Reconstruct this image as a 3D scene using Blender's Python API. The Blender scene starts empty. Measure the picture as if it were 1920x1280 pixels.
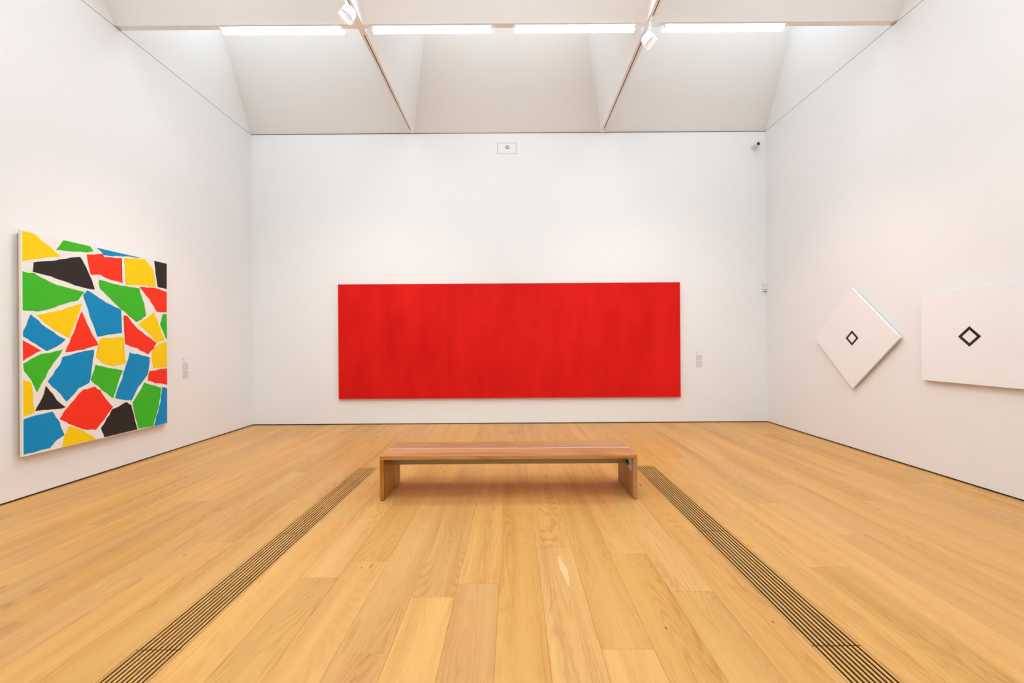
import bpy, bmesh, math, random
from mathutils import Vector, Matrix, noise

# ------------------------------------------------------------------ camera, world, exposure
S = bpy.context.scene
C = S.collection
CAM_H = 1.5
cd = bpy.data.cameras.new('camera')
cam = bpy.data.objects.new('camera', cd)
C.objects.link(cam)
cd.sensor_width = 36.0
cd.lens = 762.0 / 1920.0 * 36.0
cd.shift_y = 2.0 / 1920.0
cam.matrix_world = (Matrix.Translation((0, 0, CAM_H)) @ Matrix.Rotation(math.radians(90), 4, 'X')
                    @ Matrix.Rotation(-0.0065, 4, 'Z'))
cd.clip_start = 0.05
S.camera = cam
w = bpy.data.worlds.new('world')
S.world = w
w.use_nodes = True
w.node_tree.nodes['Background'].inputs[0].default_value = (0.75, 0.85, 1.0, 1)
w.node_tree.nodes['Background'].inputs[1].default_value = 1.0
S.view_settings.view_transform = 'Standard'
S.view_settings.look = 'None'
S.view_settings.gamma = 1.0
S.view_settings.use_curve_mapping = False
S.view_settings.exposure = 0.27

TUBE_STRENGTH = (80.0, 72.0, 56.0, 54.0)   # fluorescent tubes, row by row from the back wall
TUBE_COLOR = (0.80, 0.91, 1.0)
SKYLIGHT_STRENGTH = 1.9         # diffusing glass at the head of each coffer
SKYLIGHT_COLOR = (0.80, 0.91, 1.0)
SPOT_POWER = 130.0
SPOT_COLOR = (1.0, 0.88, 0.72)

# ------------------------------------------------------------------ helpers
def srgb(r, g, b):
    def f(c):
        c /= 255.0
        return c / 12.92 if c <= 0.04045 else ((c + 0.055) / 1.055) ** 2.4
    return (f(r), f(g), f(b), 1)

def mat(name, col, rough=0.6, metal=0.0, bump=0.0, bscale=300.0, var=0.0, vscale=2.0, spec=0.5):
    m = bpy.data.materials.new(name)
    m.use_nodes = True
    nt = m.node_tree
    b = nt.nodes['Principled BSDF']
    b.inputs['Roughness'].default_value = rough
    b.inputs['Metallic'].default_value = metal
    b.inputs['Specular IOR Level'].default_value = spec
    tc = nt.nodes.new('ShaderNodeTexCoord')
    n = nt.nodes.new('ShaderNodeTexNoise')
    n.inputs['Scale'].default_value = vscale
    n.inputs['Detail'].default_value = 4
    nt.links.new(tc.outputs['Object'], n.inputs['Vector'])
    mr = nt.nodes.new('ShaderNodeMapRange')
    mr.inputs[3].default_value = 1 - var
    mr.inputs[4].default_value = 1 + var
    nt.links.new(n.outputs[0], mr.inputs[0])
    mx = nt.nodes.new('ShaderNodeVectorMath')
    mx.operation = 'SCALE'
    mx.inputs[0].default_value = col[:3]
    nt.links.new(mr.outputs[0], mx.inputs['Scale'])
    nt.links.new(mx.outputs[0], b.inputs['Base Color'])
    if bump:
        n2 = nt.nodes.new('ShaderNodeTexNoise')
        n2.inputs['Scale'].default_value = bscale
        nt.links.new(tc.outputs['Object'], n2.inputs['Vector'])
        bp = nt.nodes.new('ShaderNodeBump')
        bp.inputs['Strength'].default_value = bump
        bp.inputs['Distance'].default_value = 0.001
        nt.links.new(n2.outputs[0], bp.inputs['Height'])
        nt.links.new(bp.outputs[0], b.inputs['Normal'])
    return m

def emit(name, col, strength):
    m = bpy.data.materials.new(name)
    m.use_nodes = True
    b = m.node_tree.nodes['Principled BSDF']
    b.inputs['Base Color'].default_value = (*col[:3], 1)
    b.inputs['Emission Color'].default_value = (*col[:3], 1)
    b.inputs['Emission Strength'].default_value = strength
    return m

def wood(name, stops, along=1, across=0, ring=9.0, ring_amt=0.5, var=0.12, rough=0.5, fibre=0.35,
         hue_var=0.35, pale=None, spec=0.35):
    """oak: contour lines of a stretched noise (cathedral figure) over fine fibre streaks"""
    m = bpy.data.materials.new(name)
    m.use_nodes = True
    nt = m.node_tree
    N, L = nt.nodes, nt.links
    b = N['Principled BSDF']
    b.inputs['Specular IOR Level'].default_value = spec
    tc = N.new('ShaderNodeTexCoord')
    oi = N.new('ShaderNodeObjectInfo')
    off = N.new('ShaderNodeVectorMath'); off.operation = 'SCALE'
    off.inputs[0].default_value = (37.1, 71.3, 13.7)
    L.new(oi.outputs['Random'], off.inputs['Scale'])
    add = N.new('ShaderNodeVectorMath'); add.operation = 'ADD'
    L.new(tc.outputs['Object'], add.inputs[0]); L.new(off.outputs[0], add.inputs[1])
    def scaled(sa, sx):
        v = [sx, sx, sx]; v[along] = sa
        q = N.new('ShaderNodeVectorMath'); q.operation = 'MULTIPLY'
        q.inputs[1].default_value = v
        L.new(add.outputs[0], q.inputs[0])
        return q.outputs[0]
    def nz(vec, detail, dist=0.0, rough_=0.5):
        n = N.new('ShaderNodeTexNoise')
        n.inputs['Scale'].default_value = 1.0
        n.inputs['Detail'].default_value = detail
        n.inputs['Distortion'].default_value = dist
        n.inputs['Roughness'].default_value = rough_
        L.new(vec, n.inputs['Vector'])
        return n.outputs[0]
    def math_(op, a, bb=None, c=None):
        q = N.new('ShaderNodeMath'); q.operation = op
        for i, v in enumerate((a, bb, c)):
            if v is None: continue
            if isinstance(v, (int, float)): q.inputs[i].default_value = v
            else: L.new(v, q.inputs[i])
        return q.outputs[0]
    # cathedral rings
    base = nz(scaled(0.42, 4.2), 1.2, 0.12)
    wig = nz(scaled(9.0, 55.0), 2.0)
    h = math_('MULTIPLY_ADD', wig, 0.024, base)
    s = math_('SINE', math_('MULTIPLY', h, ring * 6.2832))
    s = math_('POWER', math_('MULTIPLY_ADD', s, 0.5, 0.5), 2.2)     # thin dark late-wood lines
    mask = nz(scaled(0.6, 4.0), 1.0)
    mask = math_('SMOOTH_MIN', math_('MAXIMUM', math_('MULTIPLY_ADD', mask, 3.2, -1.0), 0.12), 1.0, 0.1)
    s = math_('MULTIPLY', math_('MULTIPLY', s, mask), ring_amt)
    fib = nz(scaled(5.0, 150.0), 3.0, 0.0, 0.7)
    fib = math_('MULTIPLY_ADD', fib, 1.0, -0.5)
    pore = nz(scaled(10.0, 330.0), 1.0)
    pore = math_('MULTIPLY', math_('MAXIMUM', math_('MULTIPLY_ADD', pore, 4.0, -2.3), 0.0), -0.35)
    fib = math_('ADD', fib, pore)
    broad = math_('MULTIPLY_ADD', nz(scaled(0.5, 9.0), 2.0), 1.0, -0.5)
    val = math_('ADD', math_('MULTIPLY', fib, fibre), math_('MULTIPLY', broad, 0.7))
    val = math_('SUBTRACT', val, s)
    val = math_('ADD', val, 0.62)
    ramp = N.new('ShaderNodeValToRGB')
    els = ramp.color_ramp.elements
    els[0].position, els[0].color = stops[0]
    els[1].position, els[1].color = stops[-1]
    for p, c in stops[1:-1]:
        e = els.new(p); e.color = c
    L.new(val, ramp.inputs[0])
    # per board tone
    wn = N.new('ShaderNodeTexWhiteNoise'); wn.noise_dimensions = '1D'
    L.new(oi.outputs['Random'], wn.inputs['W'])
    hsv = N.new('ShaderNodeHueSaturation')
    L.new(ramp.outputs[0], hsv.inputs['Color'])
    sep = N.new('ShaderNodeSeparateColor')
    L.new(wn.outputs['Color'], sep.inputs[0])
    L.new(math_('MULTIPLY_ADD', sep.outputs[0], 2 * var, 1 - var), hsv.inputs['Value'])
    L.new(math_('MULTIPLY_ADD', sep.outputs[1], 0.024 * hue_var, 0.5 - 0.012 * hue_var), hsv.inputs['Hue'])
    L.new(math_('MULTIPLY_ADD', sep.outputs[2], 0.3 * hue_var, 1 - 0.15 * hue_var), hsv.inputs['Saturation'])
    # small knots
    vo = N.new('ShaderNodeTexVoronoi')
    vo.inputs['Scale'].default_value = 1.0
    L.new(scaled(1.0, 2.6), vo.inputs['Vector'])
    kn = math_('SUBTRACT', 1.0, math_('MULTIPLY', vo.outputs['Distance'], 24.0))
    kn = math_('MULTIPLY', math_('MAXIMUM', kn, 0.0), 0.6)
    mixk = N.new('ShaderNodeMix'); mixk.data_type = 'RGBA'
    L.new(kn, mixk.inputs[0])
    L.new(hsv.outputs[0], mixk.inputs[6])
    mixk.inputs[7].default_value = srgb(110, 66, 32)
    L.new(mixk.outputs[2], b.inputs['Base Color'])
    L.new(math_('MULTIPLY_ADD', fib, 0.15, rough), b.inputs['Roughness'])
    bp = N.new('ShaderNodeBump')
    bp.inputs['Strength'].default_value = 0.12
    bp.inputs['Distance'].default_value = 0.0006
    L.new(val, bp.inputs['Height'])
    L.new(bp.outputs[0], b.inputs['Normal'])
    return m

def box(bm, x0, x1, y0, y1, z0, z1, bev=0.0):
    r = bmesh.ops.create_cube(bm, size=1.0)
    for v in r['verts']:
        v.co = Vector((x0 + (v.co.x + .5) * (x1 - x0), y0 + (v.co.y + .5) * (y1 - y0), z0 + (v.co.z + .5) * (z1 - z0)))
    if bev:
        es = list({e for v in r['verts'] for e in v.link_edges})
        bmesh.ops.bevel(bm, geom=es, offset=bev, segments=2, affect='EDGES', profile=0.6)
    return bm

def cyl(bm, p0, p1, r0, r1=None, n=24, caps=True):
    r1 = r0 if r1 is None else r1
    p0, p1 = Vector(p0), Vector(p1)
    d = (p1 - p0)
    q = d.to_track_quat('Z', 'Y').to_matrix()
    a, b = [], []
    for i in range(n):
        t = 2 * math.pi * i / n
        u = q @ Vector((math.cos(t), math.sin(t), 0))
        a.append(bm.verts.new(p0 + u * r0)); b.append(bm.verts.new(p1 + u * r1))
    for i in range(n):
        f = bm.faces.new((a[i], a[(i + 1) % n], b[(i + 1) % n], b[i])); f.smooth = True
    if caps:
        bm.faces.new(a[::-1]); bm.faces.new(b)
    return bm

def lathe(bm, prof, origin, axis, n=32):
    """profile of (distance along axis, radius)"""
    o = Vector(origin)
    ax = Vector(axis).normalized()
    q = ax.to_track_quat('Z', 'Y').to_matrix()
    rings = []
    for (h, r) in prof:
        ring = []
        for i in range(n):
            t = 2 * math.pi * i / n
            ring.append(bm.verts.new(o + ax * h + q @ Vector((math.cos(t) * r, math.sin(t) * r, 0))))
        rings.append(ring)
    for k in range(len(rings) - 1):
        A, B = rings[k], rings[k + 1]
        for i in range(n):
            f = bm.faces.new((A[i], A[(i + 1) % n], B[(i + 1) % n], B[i]))
            f.smooth = True
    if prof[0][1] > 1e-5: bm.faces.new(rings[0][::-1])
    if prof[-1][1] > 1e-5: bm.faces.new(rings[-1])
    return bm

def new(): return bmesh.new()

def obj(name, bm, m, parent=None, loc=None, sharp=False):
    me = bpy.data.meshes.new(name)
    bmesh.ops.recalc_face_normals(bm, faces=bm.faces[:])
    bm.to_mesh(me); bm.free()
    if m: me.materials.append(m)
    if any(p.use_smooth for p in me.polygons):
        try: me.set_sharp_from_angle(angle=math.radians(40))
        except Exception: pass
    o = bpy.data.objects.new(name, me)
    C.objects.link(o)
    if loc: o.location = loc
    if parent: o.parent = parent
    return o

def thing(name, label, cat, loc=(0, 0, 0), group=None):
    o = bpy.data.objects.new(name, None)
    C.objects.link(o)
    o.location = loc
    o.empty_display_size = 0.1
    o['label'] = label; o['category'] = cat
    if group: o['group'] = group
    return o

def struct(name, bm, m, label=None):
    o = obj(name, bm, m)
    o['kind'] = 'structure'
    if label: o['label'] = label
    return o

# ------------------------------------------------------------------ dimensions (metres; camera at x=0, y=0)
XL, XR = -4.805, 4.713
YB, YF = 7.52, -5.12
ZT = 5.393                     # top of the walls / underside of the ceiling grid
GAP = 0.018

# ------------------------------------------------------------------ materials
M_wall = mat('white_wall_paint', (0.845, 0.835, 0.825), 0.85, bump=0.15, bscale=400, var=0.006, vscale=1.2, spec=0.2)
M_ceil = mat('white_ceiling_board', (0.90, 0.895, 0.885), 0.8, bump=0.1, bscale=400, var=0.006, vscale=1.5, spec=0.2)
M_gap = mat('dark_shadow_gap', (0.035, 0.025, 0.02), 0.9, var=0.1)
M_sub = mat('dark_subfloor', (0.03, 0.016, 0.009), 0.95, var=0.2)
W_STOPS = [(0.0, srgb(154, 96, 40)), (0.3, srgb(183, 126, 61)), (0.55, srgb(205, 151, 82)),
           (0.8, srgb(215, 163, 94)), (1.0, srgb(223, 175, 108))]
M_plank = wood('oiled_oak_plank', W_STOPS, along=1, ring=34.0, ring_amt=0.19, var=0.07, rough=0.42, hue_var=0.15, fibre=0.4)
M_slat = wood('oak_slat', W_STOPS, along=1, ring=5, ring_amt=0.15, var=0.04, hue_var=0.1, fibre=0.15, rough=0.5)
B_STOPS = [(0.0, srgb(122, 72, 36)), (0.35, srgb(160, 104, 60)), (0.6, srgb(190, 132, 86)), (1.0, srgb(206, 152, 108))]  # seat oak, with pink reflected from the red painting put into the colour
M_bx = wood('bench_oak_lengthwise', B_STOPS, along=0, ring=16, ring_amt=0.2, var=0.07, rough=0.4, hue_var=0.5)
L_STOPS = [(0.0, srgb(120, 74, 30)), (0.35, srgb(160, 106, 50)), (0.6, srgb(186, 130, 68)), (1.0, srgb(208, 152, 92))]
M_be = wood('bench_oak_edge', L_STOPS, along=0, ring=12, ring_amt=0.3, var=0.0, rough=0.45)
M_bz = wood('bench_oak_upright', L_STOPS, along=2, ring=6, ring_amt=0.3, var=0.10, rough=0.45, hue_var=0.6)
M_rail = mat('grey_bench_rail', srgb(165, 152, 120), 0.5, var=0.08, vscale=20)
M_palestrip = mat('pale_strip', srgb(206, 168, 148), 0.5, var=0.02)
M_white = mat('white_enamel', (0.85, 0.85, 0.85), 0.4, var=0.01)
M_plastic = mat('white_plastic', (0.72, 0.72, 0.72), 0.5, var=0.01)
M_track = mat('track_slot', srgb(96, 66, 50), 0.7, var=0.05)
M_black = mat('black_glass', (0.01, 0.008, 0.008), 0.25, var=0.1)
M_groove = mat('grey_groove', srgb(84, 82, 100), 0.6)
M_grey = mat('grey_plastic', srgb(128, 120, 132), 0.5, var=0.05)
M_canvas = mat('cream_canvas', (0.84, 0.82, 0.78), 0.9, bump=0.3, bscale=900, var=0.01, vscale=4, spec=0.15)
M_wcanvas = mat('white_canvas', (0.88, 0.865, 0.85), 0.9, bump=0.2, bscale=900, var=0.006, vscale=4, spec=0.15)
M_stretch = mat('pine_stretcher', srgb(206, 176, 138), 0.7, var=0.05)
M_text = mat('grey_vinyl_lettering', srgb(172, 168, 164), 0.8)
M_blue = mat('blue_plastic', srgb(10, 82, 150), 0.35)
M_card = mat('white_card', (0.8, 0.78, 0.76), 0.7)
M_orange = mat('sensor_brown', srgb(150, 98, 60), 0.5)
M_tubes = [emit('lit_tube', TUBE_COLOR, q) for q in TUBE_STRENGTH]
M_sky = emit('daylit_glazing', SKYLIGHT_COLOR, SKYLIGHT_STRENGTH)
M_lens = emit('lit_spot_lens', (1.0, 0.96, 0.85), 1.2)
PAINT = {
 'Y': mat('yellow_paint', srgb(246, 206, 0), 0.6, bump=0.2, bscale=500, var=0.03, vscale=5, spec=0.25),
 'G': mat('green_paint', srgb(60, 180, 36), 0.6, bump=0.2, bscale=500, var=0.03, vscale=5, spec=0.25),
 'B': mat('blue_paint', srgb(0, 137, 194), 0.6, bump=0.2, bscale=500, var=0.03, vscale=5, spec=0.25),
 'R': mat('red_paint', srgb(240, 50, 28), 0.6, bump=0.2, bscale=500, var=0.03, vscale=5, spec=0.25),
 'K': mat('black_paint', srgb(42, 35, 32), 0.6, bump=0.2, bscale=500, var=0.05, vscale=5, spec=0.25)}

def red_field():
    m = bpy.data.materials.new('red_field_paint'); m.use_nodes = True
    nt = m.node_tree; N, L = nt.nodes, nt.links
    b = N['Principled BSDF']; b.inputs['Roughness'].default_value = 0.65
    b.inputs['Specular IOR Level'].default_value = 0.1
    tc = N.new('ShaderNodeTexCoord')
    a = N.new('ShaderNodeVectorMath'); a.operation = 'MULTIPLY'; a.inputs[1].default_value = (3.0, 1, 0.8)
    L.new(tc.outputs['Object'], a.inputs[0])
    n = N.new('ShaderNodeTexNoise'); n.inputs['Scale'].default_value = 1.0; n.inputs['Detail'].default_value = 6
    n.inputs['Roughness'].default_value = 0.62
    L.new(a.outputs[0], n.inputs['Vector'])
    n2 = N.new('ShaderNodeTexNoise'); n2.inputs['Scale'].default_value = 0.55; n2.inputs['Detail'].default_value = 3
    L.new(tc.outputs['Object'], n2.inputs['Vector'])
    mx = N.new('ShaderNodeMath'); mx.operation = 'ADD'
    L.new(n.outputs[0], mx.inputs[0]); L.new(n2.outputs[0], mx.inputs[1])
    r = N.new('ShaderNodeValToRGB')
    r.color_ramp.elements[0].position = 0.7; r.color_ramp.elements[0].color = srgb(200, 16, 14)
    r.color_ramp.elements[1].position = 1.3; r.color_ramp.elements[1].color = srgb(219, 28, 21)
    hl = N.new('ShaderNodeMath'); hl.operation = 'MULTIPLY'; hl.inputs[1].default_value = 1.0
    L.new(mx.outputs[0], hl.inputs[0])
    mrr = N.new('ShaderNodeMapRange'); mrr.inputs[1].default_value = 0.75; mrr.inputs[2].default_value = 1.25
    L.new(mx.outputs[0], mrr.inputs[0]); L.new(mrr.outputs[0], r.inputs[0])
    r.color_ramp.elements[0].position = 0.0; r.color_ramp.elements[1].position = 1.0
    L.new(r.outputs[0], b.inputs['Base Color'])
    return m
M_red = red_field()
M_rededge = mat('deep_red_edge', srgb(206, 8, 8), 0.6)

# ------------------------------------------------------------------ walls
T = 0.12
b = new(); box(b, XL - T, XL, YF, YB, GAP, ZT - 0.022)
struct('wall_left', b, M_wall)
b = new(); box(b, XR, XR + T, YF, YB, GAP, ZT - 0.022)
struct('wall_right', b, M_wall)
b = new(); box(b, XL - T, XR + T, YB, YB + T, GAP, ZT - 0.022)
struct('wall_back', b, M_wall)
b = new(); box(b, XL - T, XR + T, YF - T, YF, GAP, ZT - 0.022)
struct('wall_front', b, M_wall)
# recessed dark joints at the foot and the head of each wall
def gapstrip(n, x0, x1, y0, y1, z0, z1):
    b = new(); box(b, x0, x1, y0, y1, z0, z1); struct(n, b, M_gap)
R = 0.02
gapstrip('baseboard_left', XL - T, XL - R, YF, YB, -0.01, GAP)
gapstrip('baseboard_right', XR + R, XR + T, YF, YB, -0.01, GAP)
gapstrip('baseboard_back', XL - T, XR + T, YB + R, YB + T, -0.01, GAP)
gapstrip('baseboard_front', XL - T, XR + T, YF - T, YF - R, -0.01, GAP)
gapstrip('trim_1', XL - T, XL - R, YF, YB, ZT - 0.022, ZT)
gapstrip('trim_2', XR + R, XR + T, YF, YB, ZT - 0.022, ZT)
gapstrip('trim_3', XL - T, XR + T, YB + R, YB + T, ZT - 0.022, ZT)
gapstrip('trim_4', XL - T, XR + T, YF - T, YF - R, ZT - 0.022, ZT)

# ------------------------------------------------------------------ ceiling: grid underside, sloping coffers, glazed slots
BEAMX = [(-1.88, -1.80), (1.67, 1.75)]
BEAMY = [4.995, 2.465, -0.065, -2.595]
BH = 0.036
KS, KO, KB, TT = 0.30, 0.04, 0.63, 1.6
SLOT = 0.016
ceil_bm = new()
ye = [YF] + sorted(BEAMY) + [YB]
for yc in BEAMY:
    box(ceil_bm, XL - R, XR + R, yc - BH, yc + BH, ZT, ZT + 0.02)
for (x0, x1) in BEAMX:
    xm = (x0 + x1) / 2
    for k in range(len(ye) - 1):
        a = ye[k] + (BH if k else 0); e = ye[k + 1] - (BH if k < len(ye) - 2 else 0)
        box(ceil_bm, x0, xm - SLOT / 2, a, e, ZT, ZT + 0.02)
        box(ceil_bm, xm + SLOT / 2, x1, a, e, ZT, ZT + 0.02)
        box(ceil_bm, xm - SLOT / 2, xm + SLOT / 2, a, a + 0.10, ZT, ZT + 0.02)
        box(ceil_bm, xm - SLOT / 2, xm + SLOT / 2, e - 0.10, e, ZT, ZT + 0.02)
# roof slab closing the void over the coffers
box(ceil_bm, XL - T, XR + T, YF - T, YB + T, ZT + 1.75, ZT + 1.85)
ceiling = struct('ceiling', ceil_bm, M_ceil)
xs = [XL, BEAMX[0][0], BEAMX[0][1], BEAMX[1][0], BEAMX[1][1], XR]
cells_x = [(XL - R, BEAMX[0][0]), (BEAMX[0][1], BEAMX[1][0]), (BEAMX[1][1], XR + R)]
wn = 0
def quad(bm, *p):
    return bm.faces.new([bm.verts.new(q) for q in p])
for k in range(len(ye) - 1):
    y0 = ye[k] + (BH if k else 0)
    y1 = ye[k + 1] - BH if k < len(ye) - 2 else YB + R + .01
    if k == 0: y0 -= R + .01
    t = TT
    for ci, (x0, x1) in enumerate(cells_x):
        b = new()
        sl = t * (KO if ci == 0 else KS); sr = t * (KO if ci == 2 else KS)
        ym = y1 - t * KB
        lo4 = [(x0, y0), (x1, y0), (x1, y1), (x0, y1)]
        hi4 = [(x0 + sl, y0), (x1 - sr, y0), (x1 - sr, ym), (x0 + sl, ym)]
        A = [b.verts.new((p[0], p[1], ZT)) for p in lo4]
        B = [b.verts.new((p[0], p[1], ZT + t)) for p in hi4]
        for i in range(4):
            b.faces.new((A[i], A[(i + 1) % 4], B[(i + 1) % 4], B[i]))
        bmesh.ops.recalc_face_normals(b, faces=b.faces[:])
        me = bpy.data.meshes.new('coffer'); b.to_mesh(me); b.free()
        me.materials.append(M_ceil)
        o = bpy.data.objects.new('coffer', me); C.objects.link(o); o.parent = ceiling
        sm = o.modifiers.new('board', 'SOLIDIFY'); sm.thickness = 0.004; sm.offset = 0
        b = new(); box(b, hi4[0][0] - .01, hi4[1][0] + .01, y0 - .01, ym + .01, ZT + t, ZT + t + .012)
        g = obj('skylight_pane', b, M_sky, ceiling)
        g['label'] = 'daylit glass over the coffer'
# lighting track in the slot of each long beam
for (x0, x1) in BEAMX:
    xm = (x0 + x1) / 2
    b = new(); box(b, xm - SLOT / 2 - .004, xm + SLOT / 2 + .004, YF + .05, YB - .05, ZT + 0.0095, ZT + 0.03)
    t_ = obj('light_track', b, M_track, ceiling)
    t_['label'] = 'dark slot of a lighting track in the white ceiling beam'

# ------------------------------------------------------------------ floor of single planks
GRX = [(-1.862, -1.632), (1.462, 1.706)]
GY_END = 4.92
fb = new(); box(fb, XL - T, XR + T, YF - T, YB + T, -0.12, -0.075)
floor = struct('floor', fb, M_sub)
rnd = random.Random(5)
PT, PB = 0.0, -0.02
def plank(x0, x1, y0, y1):
    b = new()
    j = 0.0004
    w2 = (x1 - x0) / 2; l2 = (y1 - y0) / 2
    box(b, -w2 + j, w2 - j, -l2 + j, l2 - j, -0.02, 0.0)
    bmesh.ops.bevel(b, geom=[e for e in b.edges if all(v.co.z > -0.001 for v in e.verts)], offset=0.0006, segments=1, affect='EDGES')
    o = obj('plank', b, M_plank, floor, ((x0 + x1) / 2, (y0 + y1) / 2, PT))
    return o
cols = []
W = 0.258
KNOWN = {('c', -1): 2.53, ('c', -3): 1.967, ('c', 2): 1.984, ('c', 3): 2.88, ('c', 4): 2.44, ('c', -5): 2.61,
         ('c', -6): 3.41, ('l', 4): 3.90, ('l', 7): 4.67, ('l', 6): 3.40, ('l', 1): 3.09, ('l', 0): 3.90,
         ('l', 2): 4.74, ('l', 3): 5.5, ('r', 0): 4.29, ('r', 2): 3.76, ('r', 3): 3.14, ('r', 1): 2.69}
for k in range(-6, 6):
    x0 = -0.09 + W * k; x1 = x0 + W
    if k == -6: x0 = GRX[0][1]
    if k == 5: x1 = GRX[1][0]
    cols.append((x0, x1, KNOWN.get(('c', k)), YF))
k = 0; x = GRX[0][0]
while x > XL - 0.02:
    x0 = max(x - W, XL - 0.03); 
    if x - x0 > 0.03: cols.append((x0, x, KNOWN.get(('l', k)), YF))
    x -= W; k += 1
k = 0; x = GRX[1][1]
while x < XR + 0.02:
    x1 = min(x + W, XR + 0.03)
    if x1 - x > 0.03: cols.append((x, x1, KNOWN.get(('r', k)), YF))
    x += W; k += 1
cols.append((GRX[0][0], GRX[0][1], 9.0, GY_END)); cols.append((GRX[1][0], GRX[1][1], 9.0, GY_END))
PL = []
for (x0, x1, kn, ys) in cols:
    kn = kn if kn is not None else rnd.uniform(1.9, 5.5)
    js = [kn]
    y = kn
    while y < YB: 
        y += rnd.uniform(2.0, 3.4); js.append(y)
    y = kn
    while y > ys:
        y -= rnd.uniform(2.0, 3.4); js.insert(0, y)
    js = [q for q in js if ys + 0.4 < q < YB - 0.4]
    e = [ys - (0.03 if ys == YF else 0)] + js + [YB + 0.03]
    for a, c in zip(e, e[1:]):
        plank(x0, x1, a, c)

def mark(name, pts, m, label):
    b = new()
    A = [b.verts.new((x, y, 0.0003)) for x, y in pts]; B = [b.verts.new((x, y, -0.001)) for x, y in pts]
    b.faces.new(A)
    for i in range(len(A)): b.faces.new((A[i], A[(i + 1) % len(A)], B[(i + 1) % len(A)], B[i]))
    o = obj(name, b, m, floor); o['label'] = label
M_sap = wood('pale_sapwood', [(0.0, srgb(205, 155, 96)), (1.0, srgb(232, 190, 130))], along=1, ring=6, ring_amt=0.1, var=0.0)
mark('sapwood_fleck', [(.322, 2.86), (.333, 2.80), (.350, 2.72), (.356, 2.66), (.353, 2.58), (.341, 2.49), (.333, 2.53), (.322, 2.60),
     (.309, 2.68), (.305, 2.76), (.308, 2.83)], M_sap, 'pale leaf-shaped fleck in an oak plank')
M_knot = mat('dark_knot', srgb(120, 72, 34), 0.6, var=0.2, vscale=200)
for kx, ky, kr in ((-1.017, 2.72, .005), (.797, 2.13, .006), (1.384, 2.17, .006), (1.335, 4.26, .012), (-2.35, 2.9, .006)):
    mark('knot', [(kx + kr * math.cos(a_) * rnd.uniform(.7, 1.1), ky + 2.0 * kr * math.sin(a_) * rnd.uniform(.7, 1.1))
         for a_ in [i * math.pi / 5 for i in range(10)]], M_knot, 'small dark knot')

# ------------------------------------------------------------------ convector grilles let into the floor
def slat_mesh(L):
    b = new(); box(b, -0.0060, 0.0060, 0, L, -0.005, 0.0, 0.0)
    bmesh.ops.recalc_face_normals(b, faces=b.faces[:])
    me = bpy.data.meshes.new('slat'); b.to_mesh(me); b.free(); me.materials.append(M_slat)
    return me
SEG = [(4.44, GY_END), (3.22, 4.44), (2.0, 3.22), (0.78, 2.0), (-0.44, 0.78)]
POS = ['at the far end beside the bench', 'beside the front of the bench', 'midway between bench and camera',
       'at the bottom edge of the picture', None]
for side, (x0, x1) in zip(('left', 'right'), GRX):
    for (y0, y1), pos in zip(SEG, POS):
        if pos is None: continue
        g = thing('floor_grille', 'slatted oak floor grille, section %s, %s of the bench' % (pos, side), 'grille',
                  ((x0 + x1) / 2, y0, 0), 'slatted floor grilles flanking the bench')
        hw = (x1 - x0) / 2 - 0.001
        L_ = y1 - y0
        me = slat_mesh(L_ - 0.006)
        n = 10
        pitch = (2 * hw - 0.015) / (n - 1)
        for i in range(n):
            s_ = bpy.data.objects.new('slat', me); C.objects.link(s_)
            s_.parent = g
            s_.location = ((i - (n - 1) / 2) * pitch, 0.003, -0.0005)
        for q in range(3):
            yy = 0.03 + q * (L_ - 0.072) / 2
            b = new(); box(b, -hw + .002, hw - .002, yy, yy + 0.008, -0.015, -0.0056)
            obj('crossbar', b, M_sub, g)
        b = new()
        box(b, -hw, hw, 0.0, L_, -0.074, -0.070)
        box(b, -hw, -hw + 0.002, 0.0, L_, -0.07, -0.001)
        box(b, hw - 0.002, hw, 0.0, L_, -0.07, -0.001)
        obj('trough', b, M_sub, g)
for (x0, x1) in GRX:        # planks over the run of the channel behind the camera
    plank(x0, x1, YF - 0.03, -2.2); plank(x0, x1, -2.2, 0.78)

# ------------------------------------------------------------------ bench
bench = thing('bench', 'long low oak gallery bench with slab legs in front of the red painting', 'bench', (-0.04, 3.87, 0))
BX0, BX1 = -1.268, 1.186
cx = -0.04
bx0, bx1 = BX0 - cx, BX1 - cx
HT = 0.425; TH = 0.035; DP = 0.555; LT = 0.040
def part(name, m, parent, *bs, bev=0.0015):
    b = new()
    for q in bs: box(b, *q, bev)
    return obj(name, b, m, parent)
eb = part('edge_band', M_be, bench, (bx0, bx1, 0.0, 0.004, HT - TH, HT - 0.001))  # separate browner band, since the seat colour carries the reflected pink
eb['label'] = 'browner front edge of the seat'
seat1 = part('seat_board', M_bx, bench, (bx0, bx1, 0.0042, 0.262, HT - TH, HT))
seat2 = part('seat_board', M_bx, bench, (bx0, bx1, 0.290, DP, HT - TH, HT))
st = part('seat_strip', M_palestrip, bench, (bx0, bx1, 0.2625, 0.2895, HT - TH, HT - 0.001), bev=0)
st['label'] = 'pale strip between the two seat boards'
for sx in (0, 1):
    a, c = (bx0, bx0 + LT) if sx == 0 else (bx1 - LT, bx1)
    part('leg', M_bz, bench, (a, c, 0.0, 0.262, 0.008, HT - TH))
    part('leg', M_bz, bench, (a, c, 0.263, DP, 0.008, HT - TH))
    for yy in (0.02, DP - 0.05):
        pf = part('foot_pad', M_black, bench, (a + 0.006, c - 0.006, yy, yy + 0.03, 0.0, 0.008), bev=0)
    pf = part('foot_rail', M_black, bench, (a + 0.004, c - 0.004, 0.004, DP - 0.004, 0.003, 0.008), bev=0)
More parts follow.
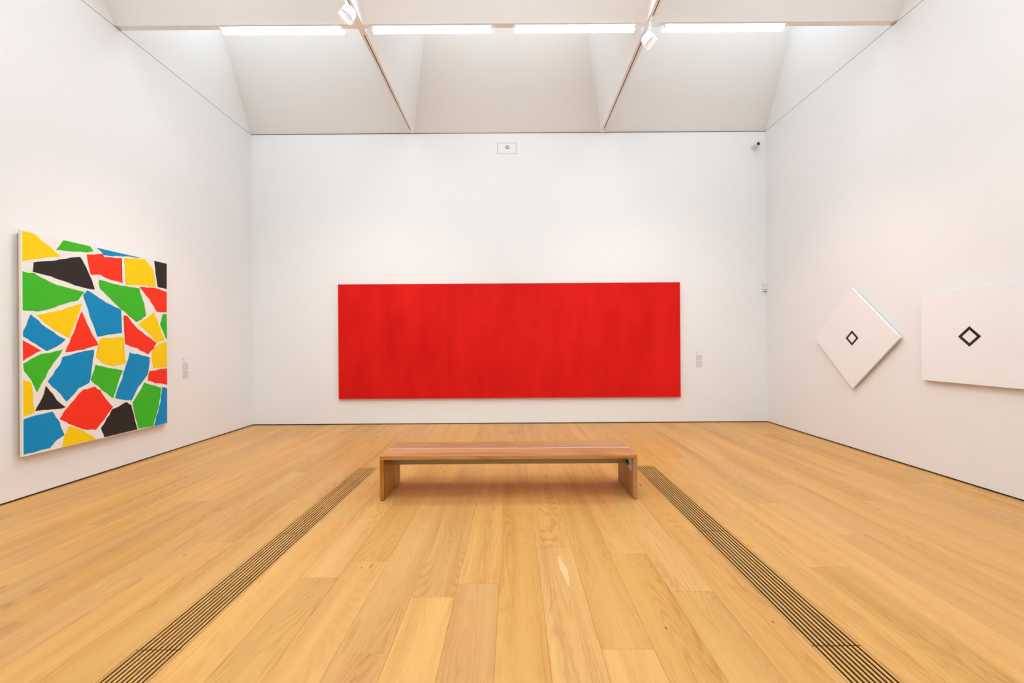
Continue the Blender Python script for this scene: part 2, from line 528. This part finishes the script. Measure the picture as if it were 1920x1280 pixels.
r_ = part('stretcher', M_rail, bench, (bx0 + LT, bx1 - LT, 0.245, 0.285, 0.272, HT - TH))
r_['label'] = 'greyish rail under the seat'

b = new(); box(b, -0.003, 0.0, 0.0, 0.115, 0.0, 0.138, 0.0)
for v in b.verts:
    if v.co.z < 0.01 and v.co.y > 0.05: v.co.z += 0.018
tag_ = obj('tag', b, M_card, bench, (bx1 - LT - .0002, 0.06, 0.25)); tag_['label'] = 'white card inside the right leg'
b = new(); box(b, -0.022, -0.0031, 0.055, 0.085, 0.045, 0.072, 0.003)
q_ = obj('clip', b, M_blue, tag_); q_['label'] = 'blue clip'
b = new(); box(b, -0.026, -0.0031, 0.0855, 0.105, 0.05, 0.08, 0.002)
obj('clip_jaw', b, M_black, tag_)

# ------------------------------------------------------------------ red painting
rp = thing('painting', 'very wide plain red painting hung on the back wall behind the bench', 'painting', (-0.049, YB, 0.485))
hw = 3.137; H = 2.10
b = new(); box(b, -hw, hw, -0.055, -0.018, 0, H, 0.003)
c_ = obj('canvas', b, M_red, rp)
b = new()
for q in ((-hw - .004, -hw + .006, 0, H), (hw - .006, hw + .004, 0, H)):
    box(b, q[0], q[1], -0.0565, -0.02, q[2], q[3])
box(b, -hw - .004, hw + .004, -0.0565, -0.02, -.003, .006); box(b, -hw - .004, hw + .004, -0.0565, -0.02, H - .006, H + .003)
e_ = obj('edge_strip', b, M_rededge, rp); e_['label'] = 'deeper red edge'
b = new()
for q in ((-hw + .03, hw - .03, 0.0 + .01, .07), (-hw + .03, hw - .03, H - .07, H - .01)):
    box(b, q[0], q[1], -0.018, 0, q[2], q[3])
for xx in (-hw + .03, -1.0, 1.0, hw - .09):
    box(b, xx, xx + .06, -0.018, 0, .07, H - .07)
obj('stretcher_frame', b, M_stretch, rp)

# ------------------------------------------------------------------ painting of coloured fragments on the left wall
PATCHES=[
('Y',[(10,2192),(102,2192),(173,2138),(256,2084),(346,2013),(227,1977),(118,1938),(10,1898)]),
('G',[(373,2192),(642,2192),(682,2138),(510,2095),(423,2085),(300,2074),(333,2134)]),
('B',[(711,2192),(950,2192),(1320,2192),(1081,2166),(800,2123),(764,2166)]),
('K',[(102,1906),(303,1971),(540,2052),(602,1940),(658,1814),(691,1708),(525,1720),(360,1757),(211,1796),(98,1810)]),
('R',[(606,2089),(786,2137),(800,2102),(1012,2139),(1008,2019),(1020,1834),(872,1851),(751,1885),(649,1873),(623,1983)]),
('Y',[(1043,2143),(1192,2173),(1326,2185),(1447,2072),(1483,1846),(1305,1843),(1068,1820),(1053,1951)]),
('K',[(1460,2192),(1655,2192),(1652,1841),(1511,1856),(1484,1996)]),
('G',[(10,1800),(100,1794),(171,1764),(311,1706),(577,1672),(513,1569),(359,1513),(215,1445),(133,1417),(10,1424)]),
('G',[(741,1838),(847,1818),(1025,1799),(1241,1803),(1304,1618),(1335,1454),(1200,1367),(1103,1434),(945,1559),(754,1728),(731,1801)]),
('R',[(1244,1816),(1457,1843),(1652,1806),(1650,1521),(1493,1520),(1379,1680)]),
('B',[(563,1634),(607,1685),(679,1657),(845,1569),(997,1513),(1008,1226),(867,1208),(713,1176),(633,1413)]),
('Y',[(120,1387),(319,1444),(550,1540),(502,1382),(421,1159),(318,1214),(196,1312)]),
('B',[(77,1393),(168,1298),(270,1221),(387,1141),(298,1066),(209,1021),(113,1099),(11,1170),(11,1221),(37,1292)]),
('R',[(547,1453),(632,1261),(727,1083),(564,1036),(378,1008),(448,1177)]),
('Y',[(1220,1341),(1449,1511),(1533,1333),(1613,1143),(1496,1109),(1391,1218)]),
('G',[(1586,1493),(1649,1503),(1650,1144),(1601,1223),(1543,1361)]),
('R',[(1031,1439),(1071,1447),(1186,1306),(1490,1104),(1436,1027),(1365,958),(1212,1031),(1050,1089),(1040,1262)]),
('Y',[(758,1162),(1021,1180),(1048,855),(890,828),(768,874),(698,944),(722,1038)]),
('Y',[(1420,1000),(1515,1087),(1650,1121),(1651,772),(1434,769),(1407,891)]),
('R',[(10,1136),(78,1089),(163,1032),(78,977),(10,933)]),
('G',[(10,912),(130,985),(364,1039),(297,937),(211,792),(123,612),(76,741),(17,833)]),
('B',[(356,956),(499,1001),(676,1034),(663,875),(628,662),(518,609),(393,486),(334,565),(216,715),(335,887)]),
('G',[(690,859),(816,823),(1013,776),(952,610),(892,451),(790,542),(637,694),(669,780)]),
('B',[(1106,986),(1389,919),(1357,704),(1223,556),(1129,390),(1016,416),(913,453),(1018,705)]),
('R',[(1381,737),(1513,753),(1650,761),(1649,533),(1511,564),(1350,618)]),
('Y',[(10,746),(76,721),(90,616),(97,414),(10,393)]),
('K',[(201,675),(275,551),(384,421),(256,425),(106,433),(164,544)]),
('G',[(1302,595),(1553,509),(1525,300),(1428,13),(1217,22),(1164,223),(1140,370),(1208,452)]),
('B',[(1576,518),(1648,487),(1645,12),(1435,12),(1525,244)]),
('R',[(684,614),(742,560),(813,454),(889,355),(788,217),(693,121),(558,155),(412,244),(322,316),(403,434),(561,593)]),
('K',[(1061,382),(1123,334),(1164,171),(1205,16),(987,15),(786,14),(751,133),(886,321)]),
('B',[(10,372),(109,391),(256,403),(313,307),(369,138),(292,95),(235,34),(125,31),(10,26)]),
('Y',[(416,221),(515,173),(624,85),(692,13),(514,12),(342,12),(370,109)])]

cp = thing('painting', 'tall white painting of torn yellow, green, blue, red and black fragments on left wall', 'painting', (XL, 3.92, 0.42))
cp.rotation_euler = (0, 0, 0)
PWL, PWH = 1.664, 2.203
FX = XL * -1 - 4.73            # distance of the front plane from the wall
b = new(); box(b, FX - 0.024, FX, 0, PWL, 0.008, PWH, 0.002)
obj('canvas', b, M_canvas, cp)
b = new()
for q in ((0.03, PWL - .03, .03, .09), (0.03, PWL - .03, PWH - .09, PWH - .03), (.03, .09, .09, PWH - .09), (PWL - .09, PWL - .03, .09, PWH - .09)):
    box(b, 0, FX - 0.024, q[0], q[1], q[2], q[3])
obj('stretcher_frame', b, M_stretch, cp)
CN = {'Y': 'yellow', 'G': 'green', 'B': 'blue', 'R': 'red', 'K': 'black'}
for ci, pts in PATCHES:
    P = [Vector((p[0] / 1000, p[1] / 1000, 0)) for p in pts]
    fine = []
    for i, p in enumerate(P):
        q = P[(i + 1) % len(P)]
        n_ = max(1, int((q - p).length / 0.035))
        nrm = (q - p).normalized().cross(Vector((0, 0, 1)))
        onedge = (abs(p.x - q.x) < .02 and (p.x < .02 or p.x > PWL - .02)) or (abs(p.y - q.y) < .02 and (p.y > PWH - .02 or p.y < .02))
        for k in range(n_):
            t = k / n_
            r = p.lerp(q, t)
            if not onedge:
                r = r + nrm * (noise.noise(r * 14.0) * 0.011)
            fine.append(Vector((min(max(r.x, .006), PWL - .001), min(max(r.y, .012), PWH - .001), 0)))
    b = new()
    bot = [b.verts.new((FX - 0.0002, v.x, v.y)) for v in fine]
    top = [b.verts.new((FX + 0.0012, v.x, v.y)) for v in fine]
    b.faces.new(top)
    for i in range(len(fine)):
        b.faces.new((bot[i], bot[(i + 1) % len(fine)], top[(i + 1) % len(fine)], top[i]))
    bmesh.ops.triangulate(b, faces=[f for f in b.faces if len(f.verts) > 4])
    o = obj('colour_patch', b, PAINT[ci], cp)
    o['label'] = CN[ci] + ' fragment'

# ------------------------------------------------------------------ two white panels with black diamonds on the right wall
def rhomb(name_, label, yc, zc, tilt):
    g = thing('painting', label, 'painting', (XR, yc, zc))
    hs = 0.488
    def rot(p, a):
        return (p[0] * math.cos(a) - p[1] * math.sin(a), p[0] * math.sin(a) + p[1] * math.cos(a))
    a = math.radians(45) if tilt else 0
    d = XR - 4.66
    b = new(); box(b, -d, -0.030, -hs, hs, -hs, hs, 0.002)
    bmesh.ops.rotate(b, verts=b.verts, cent=(0, 0, 0), matrix=Matrix.Rotation(a, 3, 'X'))
    obj('canvas', b, M_wcanvas, g)
    b = new(); box(b, -0.030, 0, -hs + .05, hs - .05, -hs + .05, hs - .05)
    bmesh.ops.rotate(b, verts=b.verts, cent=(0, 0, 0), matrix=Matrix.Rotation(a, 3, 'X'))
    obj('stretcher_frame', b, M_stretch, g)
    ro, ri = 0.105, 0.068
    b = new()
    oo = [(ro, 0), (0, ro), (-ro, 0), (0, -ro)]; ii = [(ri, 0), (0, ri), (-ri, 0), (0, -ri)]
    for x_, flip in ((-d - 0.0012, 0), (-d + 0.0003, 1)):
        O = [b.verts.new((x_, p[0], p[1])) for p in oo]; I = [b.verts.new((x_, p[0], p[1])) for p in ii]
        for k in range(4):
            b.faces.new((O[k], O[(k + 1) % 4], I[(k + 1) % 4], I[k]))
        if not flip: O1, I1 = O, I
    for k in range(4):
        b.faces.new((O1[k], O1[(k + 1) % 4], O[(k + 1) % 4], O[k])); b.faces.new((I1[k], I1[(k + 1) % 4], I[(k + 1) % 4], I[k]))
    m_ = obj('diamond_outline', b, PAINT['K'], g); m_['label'] = 'small black diamond outline'
rhomb('painting', 'white square painting hung on its corner, small black diamond outline at its centre', 5.57, 1.532, True)
rhomb('painting', 'white square painting hung level at the right edge of the picture, black diamond outline', 4.14, 1.532, False)

# ------------------------------------------------------------------ wall texts (grey vinyl lines, too small to read)
def walltext(label, origin, ux, w, seed):
    """ux: unit vector along the lines, text is 0.31 m high below origin; the lettering stands 0.6 mm proud"""
    rn = random.Random(seed)
    g = thing('wall_text', label, 'text', origin)
    n = Vector((ux[1], -ux[0], 0)) if abs(ux[0]) > 0.5 else Vector((1, 0, 0))
    U = Vector(ux)
    z = 0.0
    def line(zz, h, frac):
        b = new(); x_ = 0.0
        while x_ < w * frac - 0.004:
            ww = min(rn.uniform(0.006, 0.018), w * frac - x_)
            p = [U * x_ + Vector((0, 0, zz)), U * (x_ + ww) + Vector((0, 0, zz)), U * (x_ + ww) + Vector((0, 0, zz + h)), U * x_ + Vector((0, 0, zz + h))]
            A = [b.verts.new(q + n * 0.0008) for q in p]; B = [b.verts.new(q) for q in p]
            b.faces.new(A)
            for k in range(4): b.faces.new((A[k], A[(k + 1) % 4], B[(k + 1) % 4], B[k]))
            x_ += ww + 0.0035
        obj('text_line', b, M_text, g)
    for fr in (.42, .35, None, .40, None): 
        if fr: line(z, 0.0055, fr)
        z -= 0.0115
    for blk in (11, 12):
        for i in range(blk):
            line(z, 0.0045, rn.uniform(.9, 1.0) if i < blk - 1 else .75)
            z -= 0.0098
        z -= 0.009
walltext('small grey wall text on the left wall right of the fragment painting', (XL, 5.925, 1.285), (0, 1, 0), 0.11, 1)
walltext('small grey wall text on the back wall right of the red painting', (3.405, YB, 1.30), (1, 0, 0), 0.115, 2)

# ------------------------------------------------------------------ small fittings
hp = thing('wall_hatch', 'small flush white hatch with a round grey sensor high on the back wall', 'hatch', (-0.073, YB, 5.09))
b = new(); box(b, -0.178, 0.178, -0.002, 0.0, -0.101, 0.101); fr = obj('joint', b, M_groove, hp)
b = new(); box(b, -0.173, 0.173, -0.0045, 0.0, -0.097, 0.097, 0.001); obj('cover', b, M_wall, hp)
b = new(); lathe(b, [(0, .034), (.008, .034), (.012, .026), (.012, .018)], (0.01, -0.004, 0.021), (0, -1, 0)); obj('sensor_ring', b, M_grey, hp)
b = new(); lathe(b, [(0.0, .018), (.014, .018), (.018, .010), (.019, .0)], (0.01, -0.006, 0.021), (0, -1, 0)); d_ = obj('sensor_lens', b, M_plastic, hp)

wc = thing('security_camera', 'small white security camera with black lens high at right end of back wall', 'camera', (4.495, YB, 5.09))
b = new(); lathe(b, [(0, .055), (.012, .055), (.03, .048), (.05, .03), (.055, .0)], (0, 0, 0), (0, -1, 0)); obj('mount', b, M_plastic, wc)
b = new(); lathe(b, [(0, .03), (.01, .046), (.09, .046), (.1, .042), (.1, .031), (.094, .030), (.094, 0)], (0, -.03, 0), (0.12, -1, -0.02)); obj('housing', b, M_plastic, wc)
b = new(); lathe(b, [(0, .029), (.006, .026), (.009, .012), (.010, 0)], (.0115, -.123, -.002), (0.12, -1, -0.02)); obj('lens', b, M_black, wc)

ts = thing('room_sensor', 'tiny white sensor box on the back wall in its right corner', 'sensor', (4.672, YB, 2.485))
b = new(); box(b, -.038, .038, -.035, 0, -.068, .068, 0.006); obj('housing', b, M_plastic, ts)
b = new(); box(b, -.024, .024, -.0362, -.033, -.048, -.036, 0.001); obj('display_slot', b, M_grey, ts)
b = new(); box(b, -.012, .03, -.03, -.004, -.076, -.068, 0.001); obj('brown_base', b, M_orange, ts)  # small brown block along the underside of the box

# ------------------------------------------------------------------ ceiling lights
TUBES_X = [(-3.557, -2.066), (-1.690, -0.224), (0.066, 1.537), (1.908, 3.386)]
NM = ['leftmost of the four lit tubes across the crossbeam', 'second lit tube from the left, left of centre beside the left track',
      'third lit tube from the left, right of centre', 'rightmost of the four lit tubes across the crossbeam']
def tube_light(x0, x1, yc, label, group):
    M_tube = M_tubes[BEAMY.index(yc)]
    g = thing('tube_light', label, 'light', ((x0 + x1) / 2, yc, ZT), group)
    h = (x1 - x0) / 2
    b = new(); box(b, -h - .01, h + .01, -.024, .024, -.010, 0.0, .002); box(b, -h - .01, h + .01, .024, BH + .041, -.001, 0.006, .0015); box(b, -h - .01, h + .01, BH + .039, BH + .041, -.034 if yc == BEAMY[0] else -.020, 0.003); obj('housing', b, M_white, g)  # plate and lip added to screen the slopes and upper back wall from the tube
    yt = BH + 0.019; zt = -0.021
    b = new()
    for s_ in (-1, 1):
        box(b, s_ * h - .012, s_ * h + .012, 0.0, yt, -.028, -.008, .002)
    obj('lamp_holder', b, M_white, g)
    b = new(); lathe(b, [(0, .015), (.004, .018), (2 * h - .004 - .004, .018), (2 * h - .004, .015)], (-h + .002, yt, zt), (1, 0, 0), 16); obj('tube', b, M_tube, g)
    b = new(); cyl(b, (-h - .008, yt, zt), (-h + .0015, yt, zt), .015, n=16); cyl(b, (h - .0015, yt, zt), (h + .008, yt, zt), .015, n=16); obj('end_cap', b, M_white, g)
for (x0, x1), nm in zip(TUBES_X, NM):
    tube_light(x0, x1, BEAMY[0], nm, 'lit tubes along the crossbeam')
for yc, rw in zip(BEAMY[1:], ('second', 'third', 'fourth')):
    for (x0, x1), nm in zip(TUBES_X, ('leftmost', 'second from left', 'third from left', 'rightmost')):
        tube_light(x0, x1, yc, 'lit tube under the %s crossbeam from the back wall, %s' % (rw, nm), 'lit tubes on the nearer crossbeams')

def spot(label, x, y, target, drop, off, group='track spotlights', power=1.0, cone=50):
    """white museum spot clipped into the track slot, head on a bracket"""
    g = thing('track_spotlight', label, 'spotlight', (x, y, ZT), group)
    b = new(); box(b, -.014, .014, -.06, .06, -.022, 0.006, .003); obj('adapter', b, M_white, g)
    hc = Vector((off[0], off[1], -drop))
    d = (Vector(target) - (Vector((x, y, ZT)) + hc)).normalized()
    b = new(); cyl(b, (0, 0, -.02), (0, 0, -.05), .012, n=16)
    back = hc - d * 0.045
    cyl(b, (0, 0, -.045), back, .016, .020, n=16)
    obj('bracket', b, M_white, g)
    o_ = hc - d * 0.075
    b = new(); lathe(b, [(0, .0), (.0, .050), (.01, .062), (.03, .072), (.095, .076), (.095, .0)], o_, d, 40); obj('head', b, M_white, g)
    b = new(); lathe(b, [(.092, .0), (.095, .0725), (.101, .0725), (.103, 0)], o_, d, 40); obj('ring_groove', b, M_groove, g)
    b = new(); lathe(b, [(.101, .0), (.101, .077), (.140, .077), (.143, .074), (.143, .068), (.122, .064), (.122, .0)], o_, d, 40); obj('lens_hood', b, M_white, g)
    b = new(); lathe(b, [(.123, .0), (.123, .060), (.128, .050), (.131, .0)], o_, d, 40); obj('lens', b, M_lens, g)
    ld = bpy.data.lights.new('lamp', 'SPOT'); ld.energy = SPOT_POWER * power; ld.color = SPOT_COLOR
    ld.spot_size = math.radians(cone); ld.spot_blend = 1.0; ld.shadow_soft_size = 0.05
    lo_ = bpy.data.objects.new('lamp', ld); C.objects.link(lo_); lo_.parent = g
    lo_.location = o_ + d * 0.16
    lo_.rotation_euler = d.to_track_quat('-Z', 'Y').to_euler()
TL, TR = -1.84, 1.71
spot('white track spotlight on the left ceiling beam, tilted down towards the left wall', TL, 4.40, (-4.73, 4.9, 1.1), .245, (.045, .10), power=1.0, cone=60)
spot('white track spotlight on the right ceiling beam, tilted down towards the right wall', TR, 4.93, (4.66, 5.5, 1.7), .170, (.005, .09), power=0.65)
spot('added unseen spotlight on the right beam above the viewpoint, aimed at the level square painting', TR, 3.3, (4.66, 4.3, 1.6), .20, (.01, .0), 'added unseen fill spotlights overhead', 0.45)  # extra spot out of view, added to brighten the level square painting
spot('added unseen spotlight on the left beam above the viewpoint, filling the lower left back wall', TL, 3.0, (-2.6, 7.5, 1.0), .20, (.01, .0), 'added unseen fill spotlights overhead', 1.1, 64)  # added out of view as fill for the lower left of the back wall
spot('added unseen spotlight on the right beam above the viewpoint, filling the lower right back wall', TR, 3.0, (2.4, 7.5, 1.0), .20, (.01, .0), 'added unseen fill spotlights overhead', 1.1, 64)  # its counterpart, added as fill for the lower right of the back wall
